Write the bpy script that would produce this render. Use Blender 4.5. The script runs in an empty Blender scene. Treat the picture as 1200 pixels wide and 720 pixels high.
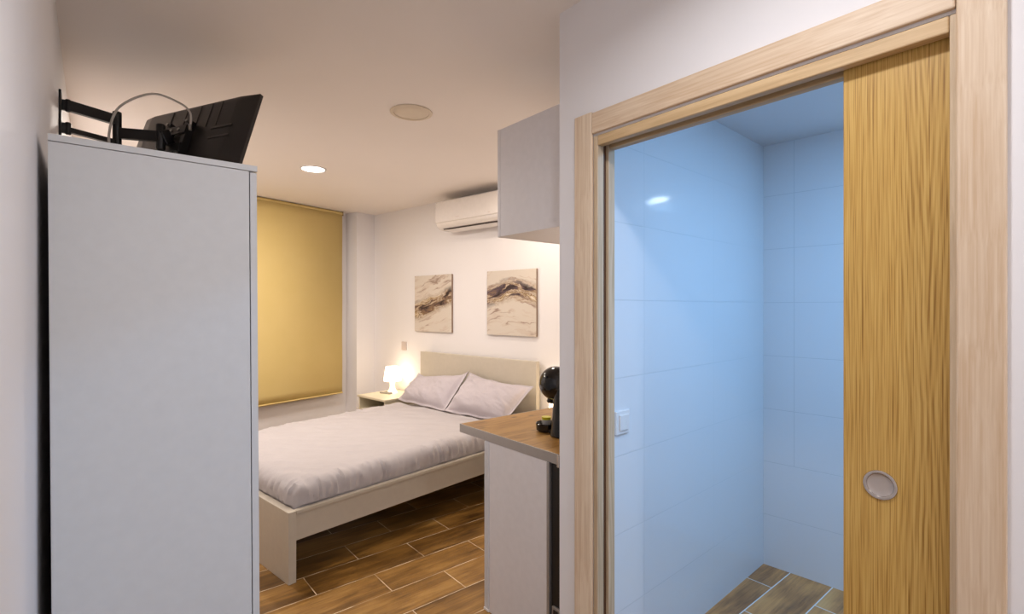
import bpy, bmesh, math, random
from mathutils import Vector, Matrix, noise
random.seed(4)
C = bpy.context.scene.collection
SC = bpy.context.scene
R = math.radians

# ------------------------------------------------------------------ camera, world, lights, exposure
cam_d = bpy.data.cameras.new('camera'); cam = bpy.data.objects.new('camera', cam_d); C.objects.link(cam)
cam.location = (0, 0, 1.45); cam.rotation_euler = (R(90), 0, R(-39.8))
cam_d.sensor_width = 36; cam_d.lens = 590 / 1200 * 36; cam_d.shift_y = 1 / 1200
cam_d.clip_start = 0.01; cam_d.clip_end = 60
SC.camera = cam
SC.view_settings.view_transform = 'Standard'; SC.view_settings.look = 'None'
SC.view_settings.gamma = 1; SC.view_settings.use_curve_mapping = False
SC.view_settings.exposure = 0.1
w = bpy.data.worlds.new('world'); SC.world = w; w.use_nodes = True
w.node_tree.nodes['Background'].inputs[0].default_value = (0.02, 0.03, 0.06, 1)
w.node_tree.nodes['Background'].inputs[1].default_value = 0.5

def area(name, loc, size, power, col, spread=180):
    l = bpy.data.lights.new(name, 'AREA'); l.shape = 'DISK'; l.size = size; l.energy = power; l.color = col; l.spread = R(spread)
    o = bpy.data.objects.new(name, l); C.objects.link(o); o.location = loc; return o
WARM = (1.0, 0.75, 0.50); NEUT = (0.95, 0.96, 1.0); COOL = (0.27, 0.58, 1.0)
CEIL = 2.529; BCEIL = 2.364
area('bedroom_light', (1.314, 3.984, CEIL - 0.022), 0.16, 17, (1.0, 0.90, 0.81))
area('bedroom_light_added', (0.45, 3.98, CEIL - 0.022), 0.16, 18, (1.0, 0.90, 0.81))  # extra lamp added out of view behind the wardrobe to light the bedroom
area('kitchen_light', (2.32, 2.76, CEIL - 0.022), 0.16, 12, (1.0, 0.86, 0.72))
area('hall_light', (0.66, 0.45, CEIL - 0.022), 0.16, 7.5, NEUT, 160)
area('hall_fill_back', (0.60, -1.30, CEIL - 0.022), 0.16, 16, NEUT)  # unseen lamp added behind the camera as fill
area('bathroom_light', (2.15, 0.0, BCEIL - 0.022), 0.20, 22, COOL)

# ------------------------------------------------------------------ node helpers
class NT:
    def __init__(s, name):
        s.m = bpy.data.materials.new(name); s.m.use_nodes = True; s.t = s.m.node_tree
        s.b = s.t.nodes['Principled BSDF']
    def n(s, typ, **kw):
        nd = s.t.nodes.new(typ)
        for k, v in kw.items(): setattr(nd, k, v)
        return nd
    def put(s, sock, v):
        if isinstance(v, bpy.types.NodeSocket): s.t.links.new(v, sock)
        elif isinstance(v, (tuple, list)):
            v = tuple(v)
            if len(sock.default_value) == 4 and len(v) == 3: v = v + (1,)
            sock.default_value = v
        else: sock.default_value = v
    def ma(s, op, a, b=0.0, c=None):
        nd = s.n('ShaderNodeMath', operation=op); s.put(nd.inputs[0], a); s.put(nd.inputs[1], b)
        if c is not None: s.put(nd.inputs[2], c)
        return nd.outputs[0]
    def comb(s, x, y, z):
        nd = s.n('ShaderNodeCombineXYZ'); s.put(nd.inputs[0], x); s.put(nd.inputs[1], y); s.put(nd.inputs[2], z); return nd.outputs[0]
    def pos(s, world=False):
        o = s.n('ShaderNodeNewGeometry').outputs['Position'] if world else s.n('ShaderNodeTexCoord').outputs['Object']
        sp = s.n('ShaderNodeSeparateXYZ'); s.put(sp.inputs[0], o); return sp.outputs[0], sp.outputs[1], sp.outputs[2]
    def noise(s, vec, scale=5, detail=4, rough=0.5, dist=0.0):
        nd = s.n('ShaderNodeTexNoise'); s.put(nd.inputs['Vector'], vec); nd.inputs['Scale'].default_value = scale
        nd.inputs['Detail'].default_value = detail; nd.inputs['Roughness'].default_value = rough; nd.inputs['Distortion'].default_value = dist
        return nd.outputs['Fac']
    def ramp(s, fac, stops, interp='LINEAR'):
        nd = s.n('ShaderNodeValToRGB'); cr = nd.color_ramp; cr.interpolation = interp
        while len(cr.elements) < len(stops): cr.elements.new(0.5)
        for e, (p, col) in zip(cr.elements, stops): e.position = p; e.color = tuple(col) + (1,)
        s.put(nd.inputs[0], fac); return nd.outputs[0]
    def mix(s, fac, a, b, mode='MIX'):
        nd = s.n('ShaderNodeMix', data_type='RGBA', blend_type=mode)
        s.put(nd.inputs[0], fac); s.put(nd.inputs[6], a); s.put(nd.inputs[7], b); return nd.outputs[2]
    def bump(s, h, strength=0.2, dist=0.01):
        nd = s.n('ShaderNodeBump'); nd.inputs['Strength'].default_value = strength; nd.inputs['Distance'].default_value = dist
        s.put(nd.inputs['Height'], h); s.t.links.new(nd.outputs[0], s.b.inputs['Normal'])
    def fin(s, col=None, rough=None, metal=None, spec=None):
        if col is not None: s.put(s.b.inputs['Base Color'], col)
        if rough is not None: s.put(s.b.inputs['Roughness'], rough)
        if metal is not None: s.put(s.b.inputs['Metallic'], metal)
        if spec is not None: s.put(s.b.inputs['Specular IOR Level'], spec)
        return s.m
def lin(r, g, b):
    f = lambda c: (c/255/12.92) if c/255 <= 0.04045 else ((c/255 + 0.055)/1.055)**2.4
    return (f(r), f(g), f(b))

def paint(name, col, rough=0.6, bump=0.08, scale=220, spec=0.3):
    t = NT(name); x, y, z = t.pos(True); v = t.comb(x, y, z)
    k = t.noise(v, 1.3, 3); c = t.mix(k, tuple(q*0.97 for q in col), tuple(min(1, q*1.03) for q in col))
    if bump: t.bump(t.noise(v, scale, 2), bump, 0.002)
    return t.fin(c, rough, 0, spec)
def plain(name, col, rough=0.5, metal=0.0, spec=0.5):
    t = NT(name); x, y, z = t.pos(); k = t.noise(t.comb(x, y, z), 30, 3)
    c = t.mix(k, tuple(q*0.95 for q in col), tuple(min(1, q*1.05) for q in col))
    return t.fin(c, rough, metal, spec)
def wood(name, light, dark, axis='z', fine=170, broad=14, rough=0.45, contrast=(0.35, 0.7), world=False, cathedral=0.0):
    t = NT(name); x, y, z = t.pos(world)
    ax = {'x': (x, y, z), 'y': (y, x, z), 'z': (z, x, y)}[axis]     # along, across, across2
    warp = t.noise(t.comb(t.ma('MULTIPLY', ax[0], 1.1), t.ma('MULTIPLY', ax[1], 5.0), ax[2]), 2.0, 3)
    a1 = t.ma('ADD', ax[1], t.ma('MULTIPLY', warp, 0.05))
    f1 = t.noise(t.comb(t.ma('MULTIPLY', ax[0], 2.2), t.ma('MULTIPLY', a1, fine), t.ma('MULTIPLY', ax[2], fine)), 1.0, 3, 0.6)
    f2 = t.noise(t.comb(t.ma('MULTIPLY', ax[0], 0.5), t.ma('MULTIPLY', a1, broad*2.5), t.ma('MULTIPLY', ax[2], broad)), 1.0, 4, 0.55)
    f = t.ma('ADD', t.ma('MULTIPLY', f1, 0.45), t.ma('MULTIPLY', f2, 0.55))
    if cathedral:
        wv = t.n('ShaderNodeTexWave', wave_type='RINGS', rings_direction='Z'); wv.inputs['Scale'].default_value = 9
        wv.inputs['Distortion'].default_value = 3.0; wv.inputs['Detail'].default_value = 2; wv.inputs['Detail Scale'].default_value = 1.2
        t.put(wv.inputs['Vector'], t.comb(t.ma('MULTIPLY', a1, 1.6), t.ma('MULTIPLY', t.ma('SUBTRACT', ax[0], 0.9), 0.13), 0.0))
        f = t.ma('ADD', t.ma('MULTIPLY', f, 1 - cathedral), t.ma('MULTIPLY', wv.outputs['Fac'], cathedral))
    c = t.ramp(f, [(contrast[0], light), (contrast[1], dark)])
    t.bump(f1, 0.12, 0.002)
    return t.fin(c, rough, 0, 0.4)

M = {}
M['wall'] = paint('wall_paint', lin(236, 233, 234))
M['ceiling'] = paint('ceiling_paint', lin(246, 239, 234))
M['laminate'] = plain('white_laminate', lin(212, 212, 212), 0.45)
M['bed'] = plain('bed_paint', lin(202, 193, 178), 0.4)
M['kitchen'] = plain('kitchen_laminate', lin(228, 225, 228), 0.4)
def gold_oak():
    t = NT('golden_oak'); x, y, z = t.pos()
    wp = t.noise(t.comb(t.ma('MULTIPLY', y, 6), t.ma('MULTIPLY', z, 1.2), 0.0), 1.5, 3)
    yy = t.ma('ADD', y, t.ma('MULTIPLY', t.ma('SUBTRACT', wp, 0.5), 0.009))
    pores = t.noise(t.comb(0.0, t.ma('MULTIPLY', yy, 480), t.ma('MULTIPLY', z, 4.5)), 1.0, 2, 0.6)
    mid = t.noise(t.comb(0.0, t.ma('MULTIPLY', yy, 150), t.ma('MULTIPLY', z, 0.5)), 1.0, 3, 0.6)
    dy = t.ma('MULTIPLY', t.ma('SUBTRACT', yy, 0.252), 1.0)
    zz = t.ma('MULTIPLY', t.ma('SUBTRACT', t.ma('PINGPONG', z, 1.25), 0.75), 0.055)
    dd = t.ma('ADD', t.ma('MULTIPLY', t.ma('ABSOLUTE', dy), 1.0), zz)
    ring = t.ma('SINE', t.ma('ADD', t.ma('MULTIPLY', dd, 620.0), t.ma('MULTIPLY', wp, 16.0)))
    win = t.ma('MAXIMUM', 0.0, t.ma('SUBTRACT', 1.0, t.ma('MULTIPLY', t.ma('ABSOLUTE', dy), 12.0)))
    f = t.ma('ADD', t.ma('ADD', t.ma('MULTIPLY', pores, 0.68), t.ma('MULTIPLY', mid, 0.32)), t.ma('MULTIPLY', t.ma('MULTIPLY', ring, win), 0.06))
    c = t.ramp(f, [(0.36, lin(150, 108, 46)), (0.47, lin(194, 152, 78)), (0.6, lin(212, 174, 100))])
    t.bump(pores, 0.2, 0.001); return t.fin(c, 0.42, 0, 0.4)
M['gold_oak'] = gold_oak()
M['pale_z'] = wood('pale_oak_upright', lin(234, 214, 190), lin(200, 168, 134), 'z', 150, 10, 0.45, (0.38, 0.68))
M['pale_y'] = wood('pale_oak_level', lin(234, 214, 190), lin(200, 168, 134), 'y', 150, 10, 0.45, (0.38, 0.68))
M['jamb_z'] = wood('jamb_oak_upright', lin(222, 200, 170), lin(170, 142, 110), 'z', 110, 12, 0.5, (0.35, 0.68))
M['jamb_y'] = wood('jamb_oak_level', lin(214, 184, 142), lin(168, 132, 88), 'y', 110, 12, 0.5, (0.35, 0.68))
M['groove'] = plain('dark_groove', lin(92, 62, 38), 0.6)
M['alu'] = plain('satin_aluminium', lin(176, 174, 174), 0.38, 0.7)
M['chrome'] = plain('brushed_nickel', lin(205, 198, 192), 0.22, 1.0)
M['steel'] = plain('steel', lin(150, 148, 145), 0.35, 1.0)
M['black'] = plain('black_metal', (0.008, 0.008, 0.009), 0.4)
M['black_gloss'] = plain('black_gloss_plastic', (0.006, 0.006, 0.007), 0.12)
M['tv_back'] = plain('tv_back_plastic', (0.022, 0.018, 0.017), 0.38)
M['screen'] = plain('screen_glass', (0.004, 0.004, 0.005), 0.06)
M['white_plastic'] = plain('white_plastic', lin(232, 230, 230), 0.3)
M['ac'] = plain('ac_plastic', lin(232, 226, 222), 0.16)
M['slot'] = plain('slot_dark', lin(60, 48, 42), 0.6)
M['cable'] = plain('cable_white', lin(205, 198, 190), 0.4)
M['yellow'] = plain('yellow_plastic', lin(215, 205, 40), 0.35)
M['cup'] = plain('grey_ceramic', lin(190, 188, 186), 0.3)
M['night'] = plain('nightstand_paint', lin(222, 212, 186), 0.4)
M['remote'] = plain('remote_plastic', lin(170, 165, 155), 0.35)
M['switch_warm'] = plain('switch_plastic', lin(212, 199, 192), 0.35)

def emis(name, col, s):
    t = NT(name); t.b.inputs['Base Color'].default_value = (*col, 1)
    t.b.inputs['Emission Color'].default_value = (*col, 1); t.b.inputs['Emission Strength'].default_value = s; return t.m
M['lens_on'] = emis('lit_lens', (1, 0.95, 0.88), 14)
M['lens_cool'] = emis('lit_lens_cool', (0.75, 0.88, 1), 14)
M['lens_off'] = plain('unlit_lens', lin(226, 212, 192), 0.4)
M['lamp'] = emis('lit_lamp_shade', (1, 0.80, 0.56), 6)
M['lamp_base'] = emis('lit_lamp_base', (1, 0.80, 0.55), 1.8)

def fabric(name, col, weave=700, strength=0.35):
    t = NT(name); x, y, z = t.pos(); v = t.comb(x, y, z)
    c = t.mix(t.noise(v, 9, 4), tuple(q*0.94 for q in col), tuple(min(1, q*1.04) for q in col))
    h = t.ma('ADD', t.noise(v, weave, 1), t.ma('MULTIPLY', t.noise(t.comb(x, t.ma('MULTIPLY', y, 2.2), z), 26, 5, 0.6, 1.2), 2.5))
    t.bump(h, strength, 0.004); t.b.inputs['Sheen Weight'].default_value = 0.15
    return t.fin(c, 0.85, 0, 0.2)
M['sheet'] = fabric('white_sheet', lin(194, 188, 190))
M['pillow'] = fabric('pillow_cotton', lin(200, 192, 198), 700, 0.4)
def blind_mat():
    t = NT('blind_fabric'); x, y, z = t.pos()
    v = t.comb(t.ma('MULTIPLY', x, 1), t.ma('MULTIPLY', y, 1), t.ma('MULTIPLY', z, 1))
    c = t.mix(t.noise(v, 3, 3), lin(214, 190, 124), lin(222, 198, 136))
    t.bump(t.noise(v, 500, 1), 0.15, 0.001); return t.fin(c, 0.8, 0, 0.2)
M['blind'] = blind_mat()

def tiles(name, x0, z0, px=0.6, pz=0.2985, minz=None):
    # object coords: x along the wall, z up
    t = NT(name); x, y, z = t.pos()
    def dist(c, o, p):
        f = t.ma('FRACT', t.ma('DIVIDE', t.ma('SUBTRACT', c, o), p))
        return t.ma('MULTIPLY', t.ma('MINIMUM', f, t.ma('SUBTRACT', 1.0, f)), p)
    dx = dist(x, x0, px); dz = dist(z, z0, pz)
    if minz: dx = t.ma('ADD', dx, t.ma('LESS_THAN', z, minz))
    d = t.ma('MINIMUM', dx, dz)
    g = t.ma('LESS_THAN', d, 0.0016)
    c = t.mix(g, lin(228, 230, 234), lin(206, 210, 214))
    v = t.comb(x, y, z)
    h = t.ma('ADD', t.ma('MULTIPLY', t.ma('MINIMUM', d, 0.003), 120.0), t.ma('MULTIPLY', t.noise(v, 5, 2), 0.25))
    t.bump(h, 0.25, 0.004)
    return t.fin(c, t.ma('ADD', 0.10, t.ma('MULTIPLY', g, 0.4)), 0, 0.5)
M['tile_left'] = tiles('wall_tile_left', 0.207, 0.2855)
M['tile_back'] = tiles('wall_tile_back', 0.16, 0.2855, minz=0.584)

def planks(name, X0, Y0, W, Hh, cols, grout, gw=0.0022, gmin=0.25):
    t = NT(name); x, y, z = t.pos(True)
    ry = t.ma('DIVIDE', t.ma('SUBTRACT', y, Y0), Hh); row = t.ma('FLOOR', ry)
    par = t.ma('MULTIPLY', t.ma('FLOORED_MODULO', row, 2.0), 0.5)
    rx = t.ma('SUBTRACT', t.ma('DIVIDE', t.ma('SUBTRACT', x, X0), W), par); colm = t.ma('FLOOR', rx)
    fx, fy = t.ma('FRACT', rx), t.ma('FRACT', ry)
    dx = t.ma('MULTIPLY', t.ma('MINIMUM', fx, t.ma('SUBTRACT', 1.0, fx)), W)
    dy = t.ma('MULTIPLY', t.ma('MINIMUM', fy, t.ma('SUBTRACT', 1.0, fy)), Hh)
    d = t.ma('MINIMUM', dx, dy)
    wn = t.n('ShaderNodeTexWhiteNoise', noise_dimensions='3D'); t.put(wn.inputs['Vector'], t.comb(row, colm, 3.0)); r = wn.outputs['Value']
    off = t.ma('MULTIPLY', r, 31.0)
    v = t.comb(t.ma('ADD', t.ma('MULTIPLY', x, 1.6), off), t.ma('MULTIPLY', y, 11.0), off)
    f1 = t.noise(v, 1.6, 6, 0.62, 0.6)
    v2 = t.comb(t.ma('ADD', t.ma('MULTIPLY', x, 5), off), t.ma('MULTIPLY', y, 120.0), off)
    f2 = t.noise(v2, 1.0, 3, 0.6)
    f3 = t.noise(t.comb(t.ma('ADD', x, off), t.ma('MULTIPLY', y, 1.8), off), 3.2, 2)
    f = t.ma('ADD', t.ma('ADD', t.ma('MULTIPLY', f1, 0.42), t.ma('MULTIPLY', f2, 0.2)), t.ma('MULTIPLY', f3, 0.38))
    f = t.ma('ADD', f, t.ma('MULTIPLY', t.ma('SUBTRACT', r, 0.5), 0.13))
    c = t.ramp(f, cols)
    vo = t.n('ShaderNodeTexVoronoi'); vo.inputs['Scale'].default_value = 1.0
    t.put(vo.inputs['Vector'], t.comb(t.ma('ADD', t.ma('MULTIPLY', x, 2.4), off), t.ma('MULTIPLY', y, 5.0), 0.0))
    kn = t.ma('SUBTRACT', 1.0, t.ma('SMOOTH_MIN', 1.0, t.ma('MULTIPLY', t.ma('ADD', vo.outputs['Distance'], t.ma('MULTIPLY', f1, 0.08)), 6.5), 0.1))
    c = t.mix(t.ma('MINIMUM', 1.0, t.ma('MULTIPLY', t.ma('MAXIMUM', kn, 0.0), 1.5)), c, tuple(q*0.35 for q in cols[1][1]))
    gn = t.noise(t.comb(x, y, 0.0), 6.0, 2)
    gl = t.ma('MULTIPLY', t.ma('LESS_THAN', d, gw), t.ma('MINIMUM', 1.0, t.ma('MAXIMUM', gmin, t.ma('MULTIPLY', t.ma('SUBTRACT', gn, 0.36), 5.0))))
    c = t.mix(gl, c, grout)
    t.bump(t.ma('ADD', t.ma('MULTIPLY', t.ma('MINIMUM', d, 0.004), 100.0), t.ma('MULTIPLY', f1, 0.4)), 0.3, 0.002)
    return t.fin(c, t.ma('ADD', 0.27, t.ma('MULTIPLY', f2, 0.2)), 0, 0.45)
M['floor'] = planks('wood_look_floor_tile', 1.178, 2.371, 0.617, 0.2125,
    [(0.33, lin(76, 50, 20)), (0.45, lin(118, 84, 38)), (0.55, lin(150, 110, 54)), (0.68, lin(184, 142, 78))], lin(232, 214, 186))
M['bfloor'] = planks('bathroom_floor_tile', 2.397, 1.141-0.2, 0.61, 0.2,
    [(0.32, lin(92, 66, 44)), (0.43, lin(158, 112, 70)), (0.55, lin(206, 150, 92)), (0.70, lin(226, 174, 112))], lin(235, 235, 235), 0.0028, 0.9)
M['worktop'] = None
def worktop_mat():
    t = NT('knotty_oak_worktop'); x, y, z = t.pos(True)
    v = t.comb(t.ma('MULTIPLY', x, 2.2), t.ma('MULTIPLY', y, 16), z)
    f1 = t.noise(v, 1.4, 6, 0.62, 1.0); f2 = t.noise(t.comb(t.ma('MULTIPLY', x, 8), t.ma('MULTIPLY', y, 160), z), 1, 2)
    f = t.ma('ADD', t.ma('MULTIPLY', f1, 0.75), t.ma('MULTIPLY', f2, 0.25))
    c = t.ramp(f, [(0.33, lin(84, 54, 22)), (0.41, lin(142, 102, 48)), (0.52, lin(168, 126, 66)), (0.7, lin(184, 142, 82))])
    vo = t.n('ShaderNodeTexVoronoi'); vo.inputs['Scale'].default_value = 1.0
    t.put(vo.inputs['Vector'], t.comb(t.ma('MULTIPLY', x, 5), t.ma('MULTIPLY', y, 9), 0.3))
    kn = t.ma('MAXIMUM', 0.0, t.ma('SUBTRACT', 1.0, t.ma('MULTIPLY', vo.outputs['Distance'], 7.0)))
    c = t.mix(kn, c, lin(60, 38, 22)); return t.fin(c, 0.4, 0, 0.4)
M['worktop'] = worktop_mat()

def canvas(name, a, b, c_, seed, purple):
    # object coords: y along the wall 0..0.58 (bed's left = large y), z up 0..0.58 ; u runs left to right in view
    t = NT(name); x, y, z = t.pos()
    u = t.ma('SUBTRACT', 1.0, t.ma('DIVIDE', y, 0.58)); v = t.ma('DIVIDE', z, 0.58)
    n1 = t.noise(t.comb(t.ma('MULTIPLY', u, 1.6), t.ma('MULTIPLY', v, 2.4), seed), 1.6, 5, 0.55, 0.8)
    cu = t.ma('ADD', a, t.ma('ADD', t.ma('MULTIPLY', u, b), t.ma('MULTIPLY', t.ma('MULTIPLY', u, u), c_)))
    d = t.ma('ADD', t.ma('SUBTRACT', v, cu), t.ma('MULTIPLY', t.ma('SUBTRACT', n1, 0.5), 0.22))
    st = t.noise(t.comb(t.ma('MULTIPLY', u, 1.3), t.ma('MULTIPLY', d, 7.5), seed + 2), 1.5, 5, 0.6, 0.7)
    body = lin(212, 202, 190)
    band = t.ramp(st, [(0.36, lin(58, 44, 40)), (0.42, purple), (0.48, lin(140, 112, 84)), (0.515, lin(206, 190, 170)), (0.55, lin(120, 92, 64)), (0.60, lin(186, 162, 124)), (0.66, lin(224, 212, 196))])
    ad = t.ma('ABSOLUTE', d)
    wgt = t.ma('MINIMUM', 1.0, t.ma('MAXIMUM', 0.0, t.ma('MULTIPLY', t.ma('SUBTRACT', 0.20, ad), 9.0)))
    wisp = t.noise(t.comb(t.ma('MULTIPLY', u, 1.2), t.ma('MULTIPLY', d, 9.0), seed + 5), 1.4, 4, 0.55, 1.2)
    bg = t.ramp(wisp, [(0.34, lin(160, 140, 128)), (0.42, lin(205, 190, 176)), (0.5, body)])
    return t.fin(t.mix(wgt, bg, band), 0.6, 0, 0.3)
M['canvas1'] = canvas('marbled_canvas', 0.37, 0.20, 0.06, 1.0, lin(110, 88, 78))
M['canvas2'] = canvas('marbled_canvas_purple', 0.58, 0.42, -0.40, 9.0, lin(92, 76, 84))
M['canvas_side'] = plain('canvas_edge', lin(150, 128, 112), 0.7)
def glass_mat():
    t = NT('window_glass'); t.b.inputs['Transmission Weight'].default_value = 1.0; return t.fin((0.9, 0.95, 1.0), 0.02)
M['glass'] = glass_mat()

# ------------------------------------------------------------------ geometry helpers
def BM(): return bmesh.new()
def box(bm, x0, x1, y0, y1, z0, z1, mi=0):
    v = [bm.verts.new((x, y, z)) for x in (x0, x1) for y in (y0, y1) for z in (z0, z1)]
    for f in ((0,1,3,2), (4,6,7,5), (0,4,5,1), (2,3,7,6), (0,2,6,4), (1,5,7,3)):
        fc = bm.faces.new([v[i] for i in f]); fc.material_index = mi
    return bm
def prism(bm, pts, z0, z1):
    lo = [bm.verts.new((p[0], p[1], z0)) for p in pts]; hi = [bm.verts.new((p[0], p[1], z1)) for p in pts]
    n = len(pts); bm.faces.new(lo[::-1]); bm.faces.new(hi)
    for i in range(n): bm.faces.new((lo[i], lo[(i+1) % n], hi[(i+1) % n], hi[i]))
    return bm
def lathe(bm, prof, cx=0, cy=0, seg=40, sx=1, sy=1, caps=True):
    rings = []
    for r, z in prof:
        rings.append([bm.verts.new((cx + sx*r*math.cos(2*math.pi*i/seg), cy + sy*r*math.sin(2*math.pi*i/seg), z)) for i in range(seg)])
    for a, b in zip(rings, rings[1:]):
        for i in range(seg): bm.faces.new((a[i], a[(i+1) % seg], b[(i+1) % seg], b[i]))
    if caps:
        bm.faces.new(rings[0][::-1]); bm.faces.new(rings[-1])
    return bm
def tube(bm, pts, r, seg=12, caps=True):
    pts = [Vector(p) for p in pts]; rings = []; up = Vector((0.13, 0.21, 0.97)); prev = None
    for i, p in enumerate(pts):
        d = (pts[min(i+1, len(pts)-1)] - pts[max(i-1, 0)]).normalized()
        a = (prev - d*prev.dot(d)).normalized() if prev is not None else d.cross(up).normalized()
        prev = a; b = d.cross(a)
        rings.append([bm.verts.new(p + r*(math.cos(2*math.pi*k/seg)*a + math.sin(2*math.pi*k/seg)*b)) for k in range(seg)])
    for A, B in zip(rings, rings[1:]):
        for i in range(seg): bm.faces.new((A[i], A[(i+1) % seg], B[(i+1) % seg], B[i]))
    if caps: bm.faces.new(rings[0][::-1]); bm.faces.new(rings[-1])
    return bm
def bar(bm, p, q, wd, ht):           # rectangular bar from p to q, width horizontal, ht vertical
    p, q = Vector(p), Vector(q); d = (q-p).normalized(); s = d.cross(Vector((0, 0, 1))).normalized()*wd/2; u = s.cross(d).normalized()*ht/2
    vs = [bm.verts.new(e + a*s + b*u) for e in (p, q) for a, b in ((-1,-1), (1,-1), (1,1), (-1,1))]
    for f in ((0,1,2,3), (7,6,5,4), (0,4,5,1), (1,5,6,2), (2,6,7,3), (3,7,4,0)): bm.faces.new([vs[i] for i in f])
    return bm
def obj(name, bm, mat, parent=None, bevel=0.0, smooth=False, seg=2, loc=None, rot=None):
    bmesh.ops.recalc_face_normals(bm, faces=bm.faces[:])
    me = bpy.data.meshes.new(name); bm.to_mesh(me); bm.free()
    for m in (mat if isinstance(mat, (list, tuple)) else [mat]): me.materials.append(m)
    o = bpy.data.objects.new(name, me); C.objects.link(o)
    if parent is not None: o.parent = parent
    if loc is not None: o.location = loc
    if rot is not None: o.rotation_euler = rot
    if smooth:
        for p in me.polygons: p.use_smooth = True
        me.set_sharp_from_angle(angle=R(38))
    if bevel:
        b = o.modifiers.new('bevel', 'BEVEL'); b.width = bevel; b.segments = seg; b.limit_method = 'ANGLE'; b.angle_limit = R(35)
    return o
def tag(o, label, cat, group=None):
    o['label'] = label; o['category'] = cat
    if group: o['group'] = group
    return o
def thing(name, label, cat, loc=(0,0,0), rotz=0.0, group=None):
    o = bpy.data.objects.new(name, None); C.objects.link(o); o.location = loc; o.rotation_euler = (0, 0, rotz)
    o.empty_display_size = 0.05
    return tag(o, label, cat, group)
def struct(name, bm, mat, label=None, cat=None, **kw):
    o = obj(name, bm, mat, **kw); o['kind'] = 'structure'
    if label: o['label'] = label; o['category'] = cat
    return o

# ------------------------------------------------------------------ directions of the skewed bedroom
A = R(9.2); F = Vector((0.785, 2.762, 0))                  # right foot corner of the bed; the bed runs along A
def bed_pt(x, y, z=0): return Vector((F.x + math.cos(A)*x - math.sin(A)*y, F.y + math.sin(A)*x + math.cos(A)*y, z))
HW = 2.161                                                 # head wall plane in the bed's frame
WA = R(15.7)                                               # window wall direction
K1 = bed_pt(HW, 2.461)                                     # corner head wall / window wall
def win_pt(s, d, z=0):                                     # s to the left along the window wall, d into the recess
    return Vector((K1.x - math.cos(WA)*s - math.sin(WA)*d, K1.y - math.sin(WA)*s + math.cos(WA)*d, z))
PW = 1.317                                                 # partition face
KW = 1.390                                                 # kitchen wall face (y)

# ------------------------------------------------------------------ structure
XR = bed_pt(HW, -4.13)                                     # right end of head wall
b = BM(); prism(b, [(-0.1,-2.0), (PW+0.09,-2.0), (PW+0.09, KW), (3.4, KW), (3.4, 6.4), (-0.1, 6.4)], -0.1, 0.0); struct('floor', b, M['floor'])
b = BM(); prism(b, [(PW+0.09,-1.3), (3.3,-1.3), (3.3, 1.32), (PW+0.09, 1.32)], -0.1, 0.0); struct('floor', b, M['bfloor'])
b = BM(); box(b, -0.3, 3.7, -2.2, 6.6, CEIL, CEIL+0.1); struct('ceiling', b, M['ceiling'])
b = BM(); box(b, PW+0.1, 3.3, -1.3, 1.32, BCEIL, BCEIL+0.05); struct('ceiling', b, paint('bathroom_ceiling_paint', lin(225, 226, 230)))
b = BM(); box(b, -0.25, -0.1, -2.2, 6.4, 0, CEIL); struct('wall_left', b, M['wall'])
b = BM(); box(b, -0.1, PW+0.1, -2.15, -2.0, 0, CEIL); struct('wall_rear', b, M['wall'])
# head wall
b = BM(); box(b, HW, HW+0.15, -4.4, 2.461, 0, CEIL); struct('wall_head', b, M['wall'], loc=F, rot=(0, 0, A))
# window wall : pier + recess (reveal, back with opening)
P = [win_pt(0, 0), win_pt(0.2516, 0), win_pt(0.2516, 0.19), win_pt(0.2516, 0.34), win_pt(-0.2, 0.34), win_pt(-0.2, 0)]
b = BM(); prism(b, [(p.x, p.y) for p in P], 0, CEIL); struct('wall_window_pier', b, M['wall'])
b = BM()
def seg(bm, s0, s1, d0, d1, z0, z1):
    q = [win_pt(s0, d0), win_pt(s1, d0), win_pt(s1, d1), win_pt(s0, d1)]; prism(bm, [(p.x, p.y) for p in q], z0, z1)
seg(b, 0.2516, 3.0, 0.19, 0.34, 0, 0.85); seg(b, 0.2516, 3.0, 0.19, 0.34, 2.3, CEIL)
seg(b, 0.2516, 0.55, 0.19, 0.34, 0.85, 2.3); seg(b, 1.75, 3.0, 0.19, 0.34, 0.85, 2.3)
struct('wall_window', b, M['wall'])
wroot = bpy.data.objects.new('window_1', None); C.objects.link(wroot); wroot['kind'] = 'structure'
wroot.location = win_pt(0.55, 0.19, 0.85); wroot.rotation_euler = (0, 0, WA + math.pi)
b = BM()
for x0, x1, z0, z1 in ((0, 1.2, 0, .06), (0, 1.2, 1.39, 1.45), (0, .06, .06, 1.39), (1.14, 1.2, .06, 1.39), (.57, .63, .06, 1.39)): box(b, x0, x1, -0.11, -0.05, z0, z1)
obj('window_frame', b, M['white_plastic'], wroot, 0.004)
b = BM(); box(b, .06, .57, -0.085, -0.075, .06, 1.39); obj('window_pane', b, M['glass'], wroot)
b = BM(); box(b, .63, 1.14, -0.085, -0.075, .06, 1.39); obj('window_pane', b, M['glass'], wroot)
# partition with pocket for the sliding door
b = BM()
box(b, PW, PW+0.088, 1.141, 1.308, 0, CEIL)
box(b, PW, PW+0.088, -2.0, 1.141, 2.036, CEIL)
box(b, PW, PW+0.016, -2.0, 0.198, 0, 2.036)
box(b, PW+0.074, PW+0.088, -2.0, 0.198, 0, 2.036)
struct('wall_partition', b, M['wall'])
b = BM(); box(b, PW+0.088, 3.35, 1.30, KW, 0, CEIL); struct('wall_kitchen', b, M['wall'])
# bathroom walls (tiled), each in its own frame: x along, z up
BL0 = Vector((1.400, 1.2105, 0)); aL = R(2.6)
L0 = 1.511
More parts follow.
